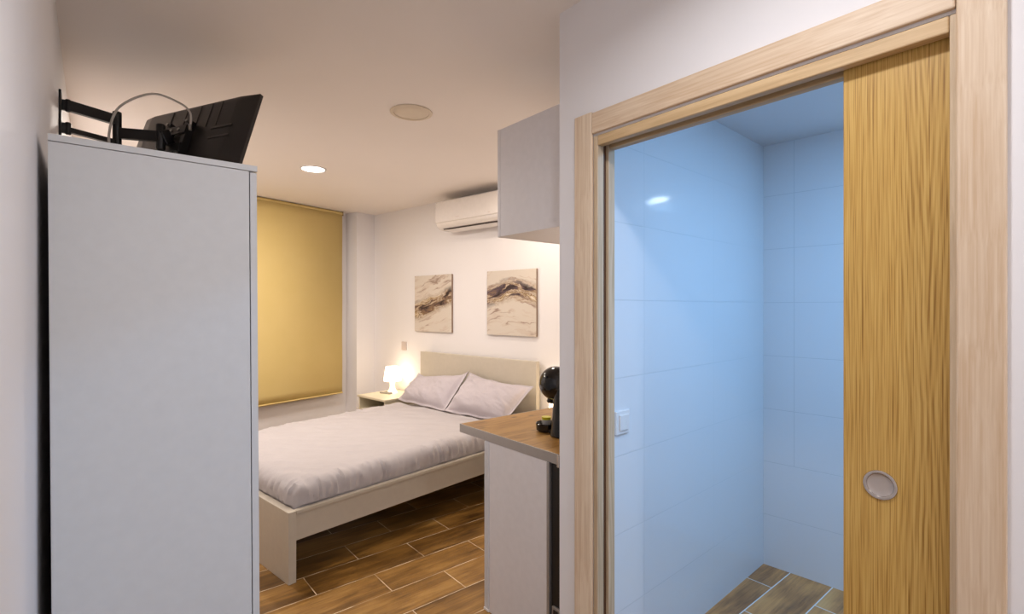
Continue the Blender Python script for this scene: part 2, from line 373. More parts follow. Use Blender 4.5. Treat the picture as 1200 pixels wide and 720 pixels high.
# frame origin such that object x = distance from px 719 point (1.511,1.215)
b = BM(); box(b, -0.12, 1.60, 0, 0.02, 0, BCEIL); struct('wall_bathroom_left', b, M['tile_left'], loc=(1.511, 1.215, 0), rot=(0, 0, aL))
b = BM(); box(b, -0.005, 2.6, 0, 0.08, 0, BCEIL); struct('wall_bathroom_back', b, M['tile_back'], loc=(2.9195, 1.281, 0), rot=(0, 0, R(-85.4)))
b = BM(); box(b, 1.41, 3.3, -1.32, -1.24, 0, BCEIL); struct('wall_bathroom_right', b, M['tile_back'])
b = BM(); box(b, 1.405, 3.1, 1.222, 1.236, BCEIL-0.012, BCEIL)

# door frame : casings and split jambs
fr = bpy.data.objects.new('trim_1', None); C.objects.link(fr); fr['kind'] = 'structure'; fr['label'] = 'pale oak door frame around the bathroom doorway'
fr.location = (PW, 0.66, 0)
def frp(name, x0, x1, y0, y1, z0, z1, mat, bev=0.003):
    bb = BM(); box(bb, x0-PW, x1-PW, y0-0.66, y1-0.66, z0, z1); return obj(name, bb, mat, fr, bev)
frp('casing', 1.303, PW, 1.143, 1.222, 0, 2.118, M['pale_z'], 0.004)
frp('casing', 1.303, PW, 0.130, 0.202, 0, 2.60-0.08, M['pale_z'], 0.004)
frp('casing', 1.303, PW, 0.203, 1.142, 2.042, 2.113, M['pale_y'], 0.004)
frp('jamb', 1.312, 1.345, 1.123, 1.141, 0, 2.034, M['jamb_z'])
frp('jamb', 1.368, 1.402, 1.121, 1.141, 0, 2.034, M['jamb_z'])
frp('jamb_groove', 1.345, 1.368, 1.133, 1.141, 0, 2.034, M['groove'], 0)
frp('jamb', 1.312, 1.336, 0.198, 0.213, 0, 2.034, M['jamb_z'])
frp('head_jamb', 1.312, 1.339, 0.2135, 1.1225, 2.000, 2.034, M['jamb_y'])
frp('head_jamb', 1.372, 1.402, 0.198, 1.1205, 2.000, 2.034, M['jamb_y'])
frp('track_groove', 1.339, 1.372, 0.2135, 1.1225, 2.026, 2.035, M['groove'], 0)
# sliding door leaf
dr = bpy.data.objects.new('door_1', None); C.objects.link(dr); dr['kind'] = 'structure'; dr['category'] = 'door'
dr['label'] = 'golden oak sliding door half drawn out of the wall pocket'; dr.location = (1.358, 0.0, 0)
b = BM(); box(b, -0.012, 0.012, -0.47, 0.408, 0.008, 2.022); obj('door_leaf', b, M['gold_oak'], dr, 0.002)
b = BM(); prof = [(0.0315, 0.0), (0.0325, 0.0012), (0.0318, 0.003), (0.0285, 0.0036), (0.0255, 0.0028), (0.0245, 0.0004)]
lathe(b, prof, caps=False, seg=56)
h = obj('door_handle', b, M['chrome'], dr, smooth=True); h.location = (-0.0123, 0.336, 1.056); h.rotation_euler = (0, R(-90), 0)
b = BM(); lathe(b, [(0.0001, -0.0002), (0.012, -0.0001), (0.021, 0.0003), (0.0246, 0.0012)], caps=False, seg=56)
h2 = obj('handle_dish', b, plain('dished_nickel', lin(214, 206, 200), 0.3, 1.0), h, smooth=True)

# ------------------------------------------------------------------ wardrobe
wd = thing('wardrobe', 'tall plain white wardrobe standing against the left wall', 'wardrobe', (-0.070, 1.61, 0.0), 0)
wd.rotation_euler = (0, R(-0.35), 0)
WDD, WW, WH = 0.430, 1.0, 1.862
b = BM(); box(b, 0, WDD, 0, 0.018, 0.0, WH-0.018); obj('side_panel', b, M['laminate'], wd, 0.001)
b = BM(); box(b, 0, WDD, WW-0.018, WW, 0.0, WH-0.018); obj('side_panel', b, M['laminate'], wd, 0.001)
b = BM(); box(b, 0, WDD+0.022, -0.001, WW+0.001, WH-0.0165, WH); obj('top_panel', b, M['laminate'], wd, 0.001)
b = BM(); box(b, 0.0, 0.008, 0.018, WW-0.018, 0.05, WH-0.018); obj('back_panel', b, M['laminate'], wd)
b = BM(); box(b, 0.008, WDD, 0.018, WW-0.018, 0.05, 0.07); obj('bottom_panel', b, M['laminate'], wd)
b = BM(); box(b, 0.38, 0.40, 0.018, WW-0.018, 0.0, 0.05); obj('plinth', b, M['laminate'], wd)
for k in (0, 1):
    b = BM(); box(b, WDD+0.0025, WDD+0.0205, 0.0+k*0.501, 0.499+k*0.501, 0.03, WH-0.021); d = obj('door', b, M['laminate'], wd, 0.001)
    yk = 0.46 if k == 0 else 0.54
    b = BM(); tube(b, [(WDD+0.02, yk, 0.95), (WDD+0.045, yk, 0.95), (WDD+0.045, yk, 1.15), (WDD+0.02, yk, 1.15)], 0.005); obj('handle', b, M['chrome'], d, smooth=True)

# ------------------------------------------------------------------ television on its arm
TL = Vector((0.2055, 3.0608, 2.38)); TR = Vector((0.5573, 2.3695, 2.38)); tw = (TR-TL).length
wv = (TR-TL).normalized(); tau = R(18); nb = Vector((-0.891, -0.4535, 0)).normalized()
up = (Vector((0, 0, 1))*math.cos(tau) - nb*math.sin(tau)).normalized(); nn = (nb*math.cos(tau) + Vector((0, 0, 1))*math.sin(tau)).normalized()
TH = 0.43
cen = (TL+TR)/2 - up*TH/2
mt = Matrix.Identity(4)
for i, ax in enumerate((-wv, nn, up)):
    for j in range(3): mt[j][i] = ax[j]
mt.translation = cen
tv = thing('television', 'black flat television seen from behind, tilted above the wardrobe', 'television'); tv.matrix_world = mt
hw, hh = tw/2, TH/2
def loop_rect(bm, x, z, y, r, n=5):
    vs = []
    for cx, cz, a0 in ((x-r, z-r, 0), (-x+r, z-r, 90), (-x+r, -z+r, 180), (x-r, -z+r, 270)):
        for k in range(n+1):
            a = R(a0 + 90*k/n); vs.append(bm.verts.new((cx + r*math.cos(a), y, cz + r*math.sin(a))))
    return vs
b = BM()
ls = [loop_rect(b, hw, hh, -0.018, 0.006), loop_rect(b, hw, hh, -0.004, 0.006), loop_rect(b, hw-0.004, hh-0.004, 0.0, 0.008),
      loop_rect(b, hw-0.075, hh-0.012, 0.016, 0.02), loop_rect(b, hw-0.095, hh-0.026, 0.024, 0.024)]
for a_, c_ in zip(ls, ls[1:]):
    n_ = len(a_)
    for i in range(n_): b.faces.new((a_[i], a_[(i+1) % n_], c_[(i+1) % n_], c_[i]))
b.faces.new(ls[0]); b.faces.new(ls[-1])
obj('back_shell', b, M['tv_back'], tv, smooth=True)
b = BM(); box(b, -hw+0.008, hw-0.008, -0.0195, -0.0181, -hh+0.01, hh-0.008); obj('screen', b, M['screen'], tv)
RB = [(x-0.005, x+0.005, 0.0235, 0.0270, hh-0.15, hh-0.026) for x in (-0.20, -0.135, -0.06, 0.03, 0.13)]
RB += [(-hw+0.075, -hw+0.21, 0.0235, 0.028, z-0.005, z+0.005) for z in (0.05, 0.0)] + [(-0.24, -0.17, 0.0235, 0.028, -hh+0.06, -hh+0.10)]
for q in RB:
    b = BM(); box(b, *q); obj('rib', b, M['tv_back'], tv, 0.0018)
b = BM(); box(b, -0.042, 0.042, 0.024, 0.040, -0.12, 0.03); obj('connector_box', b, M['tv_back'], tv, 0.004)

br = thing('television_mount', 'black folding metal arm bracket bolted to the left wall above the wardrobe', 'bracket', (-0.1, 2.62, 2.19))
def bl(p): return Vector(p) - Vector((-0.1, 2.62, 2.19))
Pp = (-0.088, 2.655, 0); Pv = Vector((0.08, 2.71, 0)); head = cen + nn*0.085 + wv*-0.01
b = BM(); box(b, 0.0005, 0.008, -0.03, 0.05, -0.10, 0.10); obj('wall_plate', b, M['black'], br, 0.002)
b = BM()
for z in (2.245, 2.150):
    bar(b, bl((-0.074, 2.638, z)), bl((Pv.x, Pv.y, z)), 0.022, 0.042 if z > 2.2 else 0.02)
obj('arm', b, M['black'], br, 0.002)
for z in (2.245, 2.155):
    b = BM(); q = bl((-0.074, 2.638, 0)); lathe(b, [(0.007, z-2.19-0.024), (0.010, z-2.19-0.021), (0.010, z-2.19+0.021), (0.007, z-2.19+0.024)], q.x, q.y, 20); obj('hinge', b, M['black'], br, smooth=True)
    b = BM(); box(b, 0.004, q.x, q.y-0.008, q.y+0.008, z-2.19-0.02, z-2.19+0.02); obj('hinge_lug', b, M['black'], br, 0.002)
b = BM(); q = bl(Pv); lathe(b, [(0.014, -0.055), (0.016, -0.052), (0.016, 0.088), (0.014, 0.09)], q.x, q.y, 20); obj('pivot_post', b, M['black'], br, smooth=True)
b = BM(); a0 = bl((Pv.x, Pv.y, 2.19)); a1 = bl((0.215, 2.63, 2.185)); bar(b, a0, a1, 0.022, 0.045); obj('arm', b, M['black'], br, 0.002)
b = BM(); lathe(b, [(0.015, -0.06), (0.018, -0.055), (0.018, 0.045), (0.015, 0.05)], a1.x+0.01, a1.y+0.004, 20); obj('pivot_post', b, M['black'], br, smooth=True)
# tilting head between arm and television
vb = bpy.data.objects.new('mounting_plate', None)
b = BM()
hd = Vector((0, 0.037, -0.02))
def T(p): return mt @ Vector(p)
def bl3(p): return bl(T(p))
def obox(bm, x0, x1, y0, y1, z0, z1):
    n0 = len(bm.verts); box(bm, x0, x1, y0, y1, z0, z1); bm.verts.ensure_lookup_table()
    for v in bm.verts[n0:]: v.co = bl3(v.co)
for x in (-0.075, 0.055): obox(b, x, x+0.02, 0.0290, 0.06, -0.12, 0.09)
obox(b, -0.075, 0.075, 0.06, 0.066, -0.07, -0.03); obox(b, -0.075, 0.075, 0.06, 0.066, 0.02, 0.06)
obj('mounting_plate', b, M['black'], br, 0.001)
b = BM(); e0 = a1 + Vector((0.01, 0.004, -0.005)); e1 = bl3((0.0, 0.078, 0.0)); bar(b, e0, e1, 0.045, 0.06); obj('tilt_head', b, M['black'], br, 0.004)
for x, z in ((-0.065, 0.08), (0.065, 0.08), (-0.065, -0.08), (0.065, -0.08), (0.02, 0.04), (-0.03, 0.04)):
    b = BM(); pa = bl3((x, 0.06, z)); pb = bl3((x, 0.070, z)); tube(b, [pa, pb], 0.0075, 10); obj('bolt', b, M['steel'], br, smooth=True)
# cable
cv = []
p0 = Vector((0.058, 2.62, 2.06)); p3 = T((-0.095, 0.060, 0.045))
ctrl = [p0, Vector((0.052, 2.61, 2.16)), Vector((0.085, 2.60, 2.27)), Vector((0.19, 2.58, 2.345)), Vector((0.285, 2.56, 2.325)), p3 + Vector((0.0, -0.004, 0.06)), p3]
def catmull(P, n=10):
    out = []; Q = [P[0]] + P + [P[-1]]
    for i in range(1, len(Q)-2):
        for k in range(n):
            t = k/n; a, b_, c, d = Q[i-1], Q[i], Q[i+1], Q[i+2]
            out.append(0.5*((2*b_) + (c-a)*t + (2*a-5*b_+4*c-d)*t*t + (3*b_-a-3*c+d)*t**3))
    out.append(P[-1]); return out
cb = thing('antenna_cable', 'thin pale coaxial cable looping up behind the television', 'cable', p0)
b = BM(); tube(b, [p - p0 for p in catmull(ctrl)], 0.0045, 10); obj('lead', b, M['cable'], cb, smooth=True)
b = BM(); tube(b, [p3-p0+Vector((0, 0, 0.012)), p3-p0-Vector((0, 0, 0.014))], 0.0065, 12); obj('plug', b, M['steel'], cb, smooth=True)

# ------------------------------------------------------------------ bed
bed = thing('bed', 'cream double bed frame with a plain high headboard', 'bed', F, A)
BW, BLn = 1.522, 2.131
def part(name, parent, mat, *bx, bev=0.002, smooth=False):
    bb = BM()
    for q in bx: box(bb, *q)
    return obj(name, bb, mat, parent, bev, smooth)
part('headboard', bed, M['bed'], (BLn-0.047, BLn, 0, BW, 0, 1.0), bev=0.0025)
part('footboard', bed, M['bed'], (0, 0.042, 0, BW, 0, 0.378), bev=0.0025)
for y0, y1 in ((0.0, 0.03), (BW-0.03, BW)):
    part('side_rail', bed, M['bed'], (0.042, BLn-0.047, y0+0.014 if y0 == 0 else y0, y1 if y0 == 0 else y1-0.014, 0.215, 0.360), (0.042, BLn-0.047, y0, y1, 0.360, 0.378), bev=0.0015)
part('centre_beam', bed, M['steel'], (0.042, BLn-0.047, BW/2-0.02, BW/2+0.02, 0.22, 0.26))
sl = BM()
for k in range(16): box(sl, 0.10+k*0.125, 0.16+k*0.125, 0.031, BW-0.031, 0.262, 0.278)
obj('slats', sl, M['bed'], bed)

def rounded(x0, x1, y0, y1, z0, z1, r, step):
    bm = BM()
    nx, ny, nz = max(2, round((x1-x0)/step)), max(2, round((y1-y0)/step)), max(2, round((z1-z0)/step))
    grid = {}
    def V(i, j, k):
        if (i, j, k) not in grid: grid[(i, j, k)] = bm.verts.new((x0+(x1-x0)*i/nx, y0+(y1-y0)*j/ny, z0+(z1-z0)*k/nz))
        return grid[(i, j, k)]
    for i in range(nx):
        for j in range(ny):
            for k in (0, nz): bm.faces.new((V(i, j, k), V(i+1, j, k), V(i+1, j+1, k), V(i, j+1, k)))
    for i in range(nx):
        for k in range(nz):
            for j in (0, ny): bm.faces.new((V(i, j, k), V(i+1, j, k), V(i+1, j, k+1), V(i, j, k+1)))
    for j in range(ny):
        for k in range(nz):
            for i in (0, nx): bm.faces.new((V(i, j, k), V(i, j+1, k), V(i, j+1, k+1), V(i, j, k+1)))
    for v in bm.verts:
        q = Vector((min(max(v.co.x, x0+r), x1-r), min(max(v.co.y, y0+r), y1-r), min(max(v.co.z, z0), z1-r)))
        d = v.co - q
        if d.length > 1e-6:
            # radial projection only inside the rounding zone
            m = max(abs(d.x), abs(d.y), abs(d.z)); v.co = q + d.normalized()*min(r, r*m/r if m < r else r)
    return bm
def n3(x, y, z): return noise.noise(Vector((x, y, z)))
MX0, MX1, MY0, MY1 = 0.058, BLn-0.05, 0.045, BW-0.045
def top_rise(x): return 0.035*max(0.0, min(1.0, (x-0.3)/1.5))
def cover_disp(co, amp=1.0):
    x, y, z = co
    dr_ = min(y-MY0, MY1-y); df = x-MX0
    w_r = math.exp(-max(0, dr_)*11); w_f = math.exp(-max(0, df)*11)
    gx = x + 0.05*n3(x*5, y*2, 2); gy = y + 0.05*n3(y*5, x*2, 7)
    g = lambda s, q: (1-abs(n3(s*24, q*2.2, 4.1)))**3 - 0.45 + 0.5*n3(s*55, q*4, 9.0)
    h = 0.017*w_r*g(gx, z*3+y) + 0.013*w_f*g(gy, z*3+x+5)
    # long soft folds on the top
    th_ = x*0.75 + y*0.65
    h += 0.008*(1-abs(n3(th_*9, (x-y)*1.2, 1.0)))**4 + 0.006*n3(x*2.2, y*2.2, 3.0) + 0.004*n3(x*12 + y*5, y*7, 6.0) + 0.002*n3(x*30+y*20, y*9-x*8, 2.0)
    return h*amp
ma = rounded(MX0, MX1, MY0, MY1, 0.28, 0.475, 0.06, 0.06)
mat_ = thing('mattress', 'mattress made up with a creased off-white sheet, set in the cream bed frame', 'mattress', F, A)
for v in ma.verts:
    if v.co.z > 0.4: v.co.z += top_rise(v.co.x)*0.9 - 0.008
bb_ = ma; o = obj('mattress_body', bb_, M['sheet'], mat_, smooth=True)
cvr = rounded(MX0-0.002, 1.79, MY0-0.002, MY1+0.002, 0.30, 0.488, 0.062, 0.013)
cvr.normal_update()
dead = [f for f in cvr.faces if f.calc_center_median().z < 0.302 or (f.calc_center_median().x > 1.74 and abs(f.normal.x) > 0.3)]
bmesh.ops.delete(cvr, geom=dead, context='FACES')
bmesh.ops.recalc_face_normals(cvr, faces=cvr.faces[:]); cvr.normal_update()
cs = sum(f.normal.z*f.calc_area() for f in cvr.faces)
if cs < 0: bmesh.ops.reverse_faces(cvr, faces=cvr.faces[:]); cvr.normal_update()
mv = []
for v in cvr.verts:
    n_ = v.normal.copy(); dsp = cover_disp(v.co); 
    mv.append((v, v.co + n_*(dsp + 0.004)))
for v, p in mv:
    if p.z > 0.38: p.z += top_rise(p.x)*min(1, (p.z-0.38)/0.1)
    if p.z < 0.39: p.y = min(max(p.y, MY0-0.001), MY1+0.001); p.x = max(p.x, MX0-0.001)
    if p.x > 1.70: p.x += 0.03*n3(p.y*3, 0, 5) - 0.06*(p.y/1.5)*0
    v.co = p
o = obj('bed_sheet', cvr, M['sheet'], mat_, smooth=True)
for p in o.data.polygons: p.use_smooth = True
sm = o.modifiers.new('thickness', 'SOLIDIFY'); sm.thickness = 0.006; sm.offset = 1
# pillows : corner points in the bed's frame (bl, br, tr, tl seen from the foot)
def pillow(BLc, BRc, TRc, TLc, T, sag, seed, label):
    N = 64; bm = BM(); c0 = (Vector(BLc)+Vector(BRc)+Vector(TRc)+Vector(TLc))/4
    nrm = (Vector(BRc)-Vector(BLc)).cross(Vector(TLc)-Vector(BLc)).normalized()
    if nrm.x > 0: nrm = -nrm
    P = [Vector(BLc), Vector(BRc), Vector(TRc), Vector(TLc)]; FL = 0.028
    G = [[None]*(N+1) for _ in range(2)]; rows = {}
    for side in (0, 1):
        for i in range(N+1):
            for j in range(N+1):
                edge = i in (0, N) or j in (0, N)
                if side == 1 and edge: rows[(1, i, j)] = rows[(0, i, j)]; continue
                a, c = i/N, j/N
                # pull the sides slightly inward between corners
                a2 = a + 0.0; c2 = c - 0.0*a
                p = (P[0]*(1-a2)+P[1]*a2)*(1-c2) + (P[3]*(1-a2)+P[2]*a2)*c2
                p = p - Vector((0, 0, 1))*sag*math.sin(math.pi*a)**0.8*c**2
                ua, uc = (min(a, 1-a)*0.70-FL)/0.295, (min(c, 1-c)*0.48-FL)/0.185
                if ua <= 0 or uc <= 0: t = 0.0
                else: t = (1-(1-min(1, ua))**2.3)**0.5*(1-(1-min(1, uc))**2.3)**0.5
                rad = math.hypot((a-0.5)*2, (c-0.5)*2)
                ang = math.atan2(c-0.5, a-0.5)
                wr = 0.020*(1-abs(n3(a*2.6 + c*2.0+seed, c*1.2-a*0.7, seed)))**5*min(1, rad*1.2) + 0.010*n3(a*5+seed, c*5, 1.5) + 0.006*(1-abs(n3(a*9+c*7+seed, c*6-a*2, 4)))**3
                fw = 0.010*math.sin(a*17+seed)*max(0, 1-uc*3 if uc < .33 else 0)
                s_ = 1 if side == 0 else -0.12
                p = p + nrm*(T*t*s_ + (wr if side == 0 else 0)*min(1, t+0.25) + fw*0.5 + (0.004 if side == 0 else -0.004))
                rows[(side, i, j)] = bm.verts.new(p - c0)
    for side in (0, 1):
        for i in range(N):
            for j in range(N):
                vs = [rows[(side, i, j)], rows[(side, i+1, j)], rows[(side, i+1, j+1)], rows[(side, i, j+1)]]
                bm.faces.new(vs if side == 0 else vs[::-1])
    wp = bed_pt(c0.x, c0.y, c0.z)
    o = obj('pillow', bm, M['pillow'], None, smooth=False, loc=wp, rot=(0, 0, A))
    for p in o.data.polygons: p.use_smooth = True
    tag(o, label, 'pillow', 'pillows leaning on the headboard'); return o
pillow((1.79, 1.49, 0.540), (1.74, 0.752, 0.538), (2.025, 0.735, 0.868), (2.050, 1.50, 0.775), 0.095, 0.06, 2.0,
       'rumpled white pillow on the lamp side of the bed, corner folded over')
pillow((1.73, 0.738, 0.538), (1.76, 0.06, 0.538), (2.03, -0.02, 0.805), (2.025, 0.722, 0.848), 0.105, 0.03, 7.0,
       'smoother white pillow nearer the kitchen worktop')

# ------------------------------------------------------------------ nightstands and lamps
def nightstand(x0, y0, label):
    n_ = thing('nightstand', label, 'nightstand', bed_pt(x0, y0, 0), A, 'nightstands beside the bed')
    D, Wd, Hn = 0.455, 0.46, 0.55
    part('top', n_, M['night'], (-0.012, D, -0.012, Wd+0.012, Hn-0.02, Hn))
    part('side_panel', n_, M['night'], (0, D-0.005, 0, 0.018, 0, Hn-0.02)); part('side_panel', n_, M['night'], (0, D-0.005, Wd-0.018, Wd, 0, Hn-0.02))
    part('back_panel', n_, M['night'], (D-0.012, D-0.005, 0.018, Wd-0.018, 0.05, Hn-0.02), bev=0)
    part('shelf', n_, M['night'], (0.004, D-0.012, 0.018, Wd-0.018, 0.40, 0.415)); part('bottom_panel', n_, M['night'], (0.004, D-0.012, 0.018, Wd-0.018, 0.05, 0.066))
    d_ = part('drawer', n_, M['night'], (-0.002, 0.016, 0.021, Wd-0.021, 0.21, 0.395))
    bb = BM(); lathe(bb, [(0.006, 0), (0.006, 0.012), (0.014, 0.018), (0.014, 0.024), (0.008, 0.028)], seg=20)
    k_ = obj('knob', bb, M['chrome'], d_, smooth=True); k_.location = (-0.002, Wd/2, 0.30); k_.rotation_euler = (0, R(-90), 0)
    return n_
def copy_tree(o, parent=None):
    c = o.copy(); C.objects.link(c)
    if parent is not None: c.parent = parent
    for ch in list(o.children): copy_tree(ch, c)
    return c
ns = nightstand(1.68, 1.56, 'cream nightstand with an open niche, in the corner by the window wall')
ns2 = copy_tree(ns); ns2.location = bed_pt(1.68, -0.53); ns2['label'] = 'cream nightstand hidden behind the kitchen worktop'
lp = thing('table_lamp', 'small white lit table lamp on the nightstand by the window wall', 'table lamp', bed_pt(1.985, 1.865, 0.55), A, 'bedside lamps')
b = BM(); lathe(b, [(0.052, 0.0), (0.056, 0.004), (0.050, 0.014), (0.036, 0.03), (0.027, 0.055), (0.025, 0.075), (0.027, 0.105), (0.036, 0.126), (0.02, 0.130)], seg=36)
obj('base', b, M['lamp_base'], lp, smooth=True)
b = BM(); lathe(b, [(0.091, 0.128), (0.092, 0.131), (0.070, 0.272), (0.066, 0.276)], seg=44); obj('shade', b, M['lamp'], lp, smooth=True)
lp2 = copy_tree(lp); lp2.location = bed_pt(1.97, -0.33, 0.55); lp2['label'] = 'lit table lamp behind the coffee machine, on the far side of the bed'
rm = thing('remote_control', 'small grey remote control lying in front of the lit lamp', 'remote control', bed_pt(1.905, 1.865, 0.55), A + R(12))
part('body', rm, M['remote'], (-0.022, 0.022, -0.07, 0.07, 0.0005, 0.018), bev=0.004)
part('button_pad', rm, M['slot'], (-0.014, 0.014, -0.045, 0.02, 0.018, 0.0195), bev=0.001)

# ------------------------------------------------------------------ head wall pieces
def wall_pic(y0, z0, mat, label):
    o = BM(); box(o, -0.022, 0, 0, 0.578, 0, 0.581)
    for f in o.faces:
        f.material_index = 0 if f.calc_center_median().x < -0.021 else 1
    q = obj('wall_picture', o, [mat, M['canvas_side']], None, 0.0015, loc=bed_pt(HW-0.0005, y0, z0), rot=(0, 0, A))
    tag(q, label, 'picture', 'abstract canvases above the bed')
wall_pic(1.106, 1.204, M['canvas1'], 'left unframed canvas over the bed, brown and gold streak rising to the right')
wall_pic(0.043, 1.204, M['canvas2'], 'right unframed canvas over the bed, arched dark purple and tan streak')
sw = thing('light_switch', 'small square switch on the head wall above the bedside lamp', 'light switch', bed_pt(HW, 1.89, 1.036), A)
part('plate', sw, M['switch_warm'], (-0.010, 0, -0.042, 0.042, -0.045, 0.045), bev=0.002)
part('rocker', sw, M['switch_warm'], (-0.014, -0.010, -0.030, 0.030, -0.030, 0.030), bev=0.0015)
# air conditioner
ac = thing('air_conditioner', 'white split air conditioner mounted high on the head wall', 'air conditioner', bed_pt(HW-0.005, 0.0, 2.197), A)
prof = [(0, 0.0), (-0.10, 0.0), (-0.152, 0.006), (-0.184, 0.026), (-0.199, 0.052), (-0.203, 0.10), (-0.203, 0.21), (-0.196, 0.256), (-0.180, 0.268), (0, 0.268)]
def extr(prf, y0, y1):
    bm = BM(); a_ = [bm.verts.new((x, y0, z)) for x, z in prf]; c_ = [bm.verts.new((x, y1, z)) for x, z in prf]; n = len(prf)
    bm.faces.new(a_); bm.faces.new(c_[::-1])
    for i in range(n): bm.faces.new((a_[i], a_[(i+1) % n], c_[(i+1) % n], c_[i]))
    return bm
obj('body', extr(prof, 0.30, 1.125), M['ac'], ac, 0.006, True)
obj('front_panel', extr([(-0.2045, 0.062), (-0.210, 0.068), (-0.210, 0.206), (-0.2025, 0.258), (-0.198, 0.262), (-0.198, 0.062)], 0.303, 1.122), M['ac'], ac, 0.003, True)
obj('outlet_slot', extr([(-0.153, 0.0045), (-0.160, 0.0095), (-0.164, 0.0075), (-0.156, 0.001)], 0.36, 1.06), M['slot'], ac)
obj('louvre', extr([(-0.075, -0.020), (-0.150, -0.004), (-0.151, -0.001), (-0.075, -0.014)], 0.38, 1.04), M['ac'], ac, 0.001, True)
b = BM(); box(b, -0.2115, -0.210, 0.79, 0.84, 0.094, 0.098); obj('logo', b, M['switch_warm'], ac)
b = BM(); box(b, -0.2115, -0.210, 0.40, 0.425, 0.082, 0.090); obj('display_mark', b, M['switch_warm'], ac)

# ------------------------------------------------------------------ roller blind in the window recess
rb = thing('roller_blind', 'mustard yellow roller blind drawn down over the recessed window', 'blind', win_pt(0.35, 0.125, CEIL), WA + math.pi)
b = BM(); tube(b, [(0.012, 0, -0.026), (1.50, 0, -0.026)], 0.021, 24); obj('roller_tube', b, M['blind'], rb, smooth=True)
b = BM(); bw = 1.48
vs = []
for i in range(2):
    for j in range(25):
        z = -0.03 - (CEIL-0.505-0.03)*j/24; vs.append(b.verts.new((0.015 + bw*i, 0.019 + 0.002*math.sin(j*0.7), z)))
for j in range(24): b.faces.new((vs[j], vs[25+j], vs[26+j], vs[j+1]))
o = obj('blind_fabric', b, M['blind'], rb, smooth=True); s_ = o.modifiers.new('t', 'SOLIDIFY'); s_.thickness = 0.0015
b = BM(); tube(b, [(0.013, 0.019, -(CEIL-0.503)), (1.497, 0.019, -(CEIL-0.503))], 0.008, 12); obj('bottom_bar', b, M['blind'], rb, smooth=True)
for x in (0.0, 1.50):
    b = BM(); box(b, x, x+0.010, -0.022, 0.024, -0.050, 0.0); obj('bracket', b, plain('blind_bracket', lin(150, 130, 96), 0.4), rb, 0.002)

# ------------------------------------------------------------------ ceiling lights
def downlight(name, x, y, z, r, on, label, cool=False):
    t = thing(name, label, 'ceiling light', (x, y, z))
    b = BM(); lathe(b, [(r, -0.0005), (r, -0.004), (r*0.97, -0.0065), (r*0.85, -0.0065), (r*0.83, -0.001)], seg=56, caps=False); obj('trim_ring', b, M['white_plastic'] if on else M['lens_off'], t, smooth=True)
    b = BM(); lathe(b, [(r*0.83, -0.0015), (r*0.80, -0.004), (r*0.4, -0.0045), (0.0005, -0.0046)], seg=56, caps=False)
    obj('lens', b, (M['lens_cool'] if cool else M['lens_on']) if on else M['lens_off'], t, smooth=True)
downlight('recessed_ceiling_light', 1.314, 3.984, CEIL, 0.098, True, 'lit round recessed ceiling light in front of the blind')
downlight('round_ceiling_cover', 1.351, 2.489, CEIL, 0.115, False, 'unlit round ceiling fitting nearer the kitchen')
SC_hidden = [(0.45, 3.98), (2.32, 2.76), (0.66, 0.45), (0.60, -1.30)]  # the wardrobe and hall-rear fittings belong to the added lamps
for (x, y), lb in zip(SC_hidden, ('added lit round ceiling light, out of view behind the wardrobe', 'lit round recessed ceiling light over the kitchen worktop', 'lit round recessed ceiling light in front of the bathroom door', 'added lit round fill light, out of view at the rear of the hall')):
    downlight('recessed_ceiling_light', x, y, CEIL, 0.098, True, lb)
downlight('recessed_ceiling_light', 2.15, 0.0, BCEIL, 0.12, True, 'lit round recessed ceiling light in the bathroom', True)
# unseen bathroom lamp, added only to make the glint in the tiles
wl = thing('glint_lamp', 'small lit lamp added unseen on the bathroom back wall to make the tile glint', 'added lamp', (2.965, 0.62, 2.16), R(-85.4))
part('housing', wl, M['chrome'], (-0.07, 0.07, -0.03, 0.0, -0.015, 0.02)); part('diffuser', wl, M['lens_cool'], (-0.062, 0.062, -0.037, -0.03, -0.014, 0.014), bev=0.003)

# bathroom switch
bs = thing('light_switch', 'white rocker switch on the bathroom tiles beside the door frame', 'light switch', (1.511, 1.215, 1.012), aL)
part('plate', bs, M['white_plastic'], (0.005, 0.092, -0.010, 0, -0.045, 0.045), bev=0.003)
part('rocker', bs, M['white_plastic'], (0.022, 0.078, -0.016, -0.010, -0.030, 0.030), bev=0.0025)

# ------------------------------------------------------------------ kitchen
KX = 1.446
wt = thing('worktop', 'knotty oak kitchen worktop with grey aluminium edge trim', 'worktop', (1.45, KW, 0.815))
part('board', wt, M['worktop'], (0.004, 1.55, 0.004, 2.157-KW, 0.0, 0.0395), bev=0.0)
part('edge_trim', wt, M['alu'], (0.0, 0.004, 1.451-KW, 2.161-KW, -0.003, 0.040), bev=0.001)
part('edge_trim', wt, M['alu'], (0.0, 1.55, 2.157-KW, 2.161-KW, -0.003, 0.040), bev=0.001)
part('corner_clip', wt, M['chrome'], (-0.006, 0.004, 1.439-KW, 1.451-KW, -0.012, 0.040), bev=0.002)
bc = thing('base_cabinet', 'pale grey base cabinet end panel under the oak worktop', 'cabinet', (KX, 1.50, 0))
part('end_panel', bc, M['kitchen'], (0.006, 0.022, 0.016, 0.412, 0.0, 0.811), bev=0.001)
b = BM(); box(b, 0.002, 0.030, 0.413, 0.430, 0.012, 0.811); box(b, 0.002, 0.018, 0.430, 0.448, 0.012, 0.811); obj('corner_post', b, plain('white_post', lin(214, 214, 218), 0.4), bc, 0.004)
part('foot', bc, M['white_plastic'], (0.0, 0.032, 0.411, 0.450, 0.0, 0.012), bev=0.002)
part('edge_strip', bc, M['alu'], (0.002, 0.024, 0.0, 0.015, 0.0, 0.811), bev=0.002)
part('carcass', bc, M['kitchen'], (0.024, 0.507, 0.0, 0.43, 0.10, 0.80), bev=0.001)
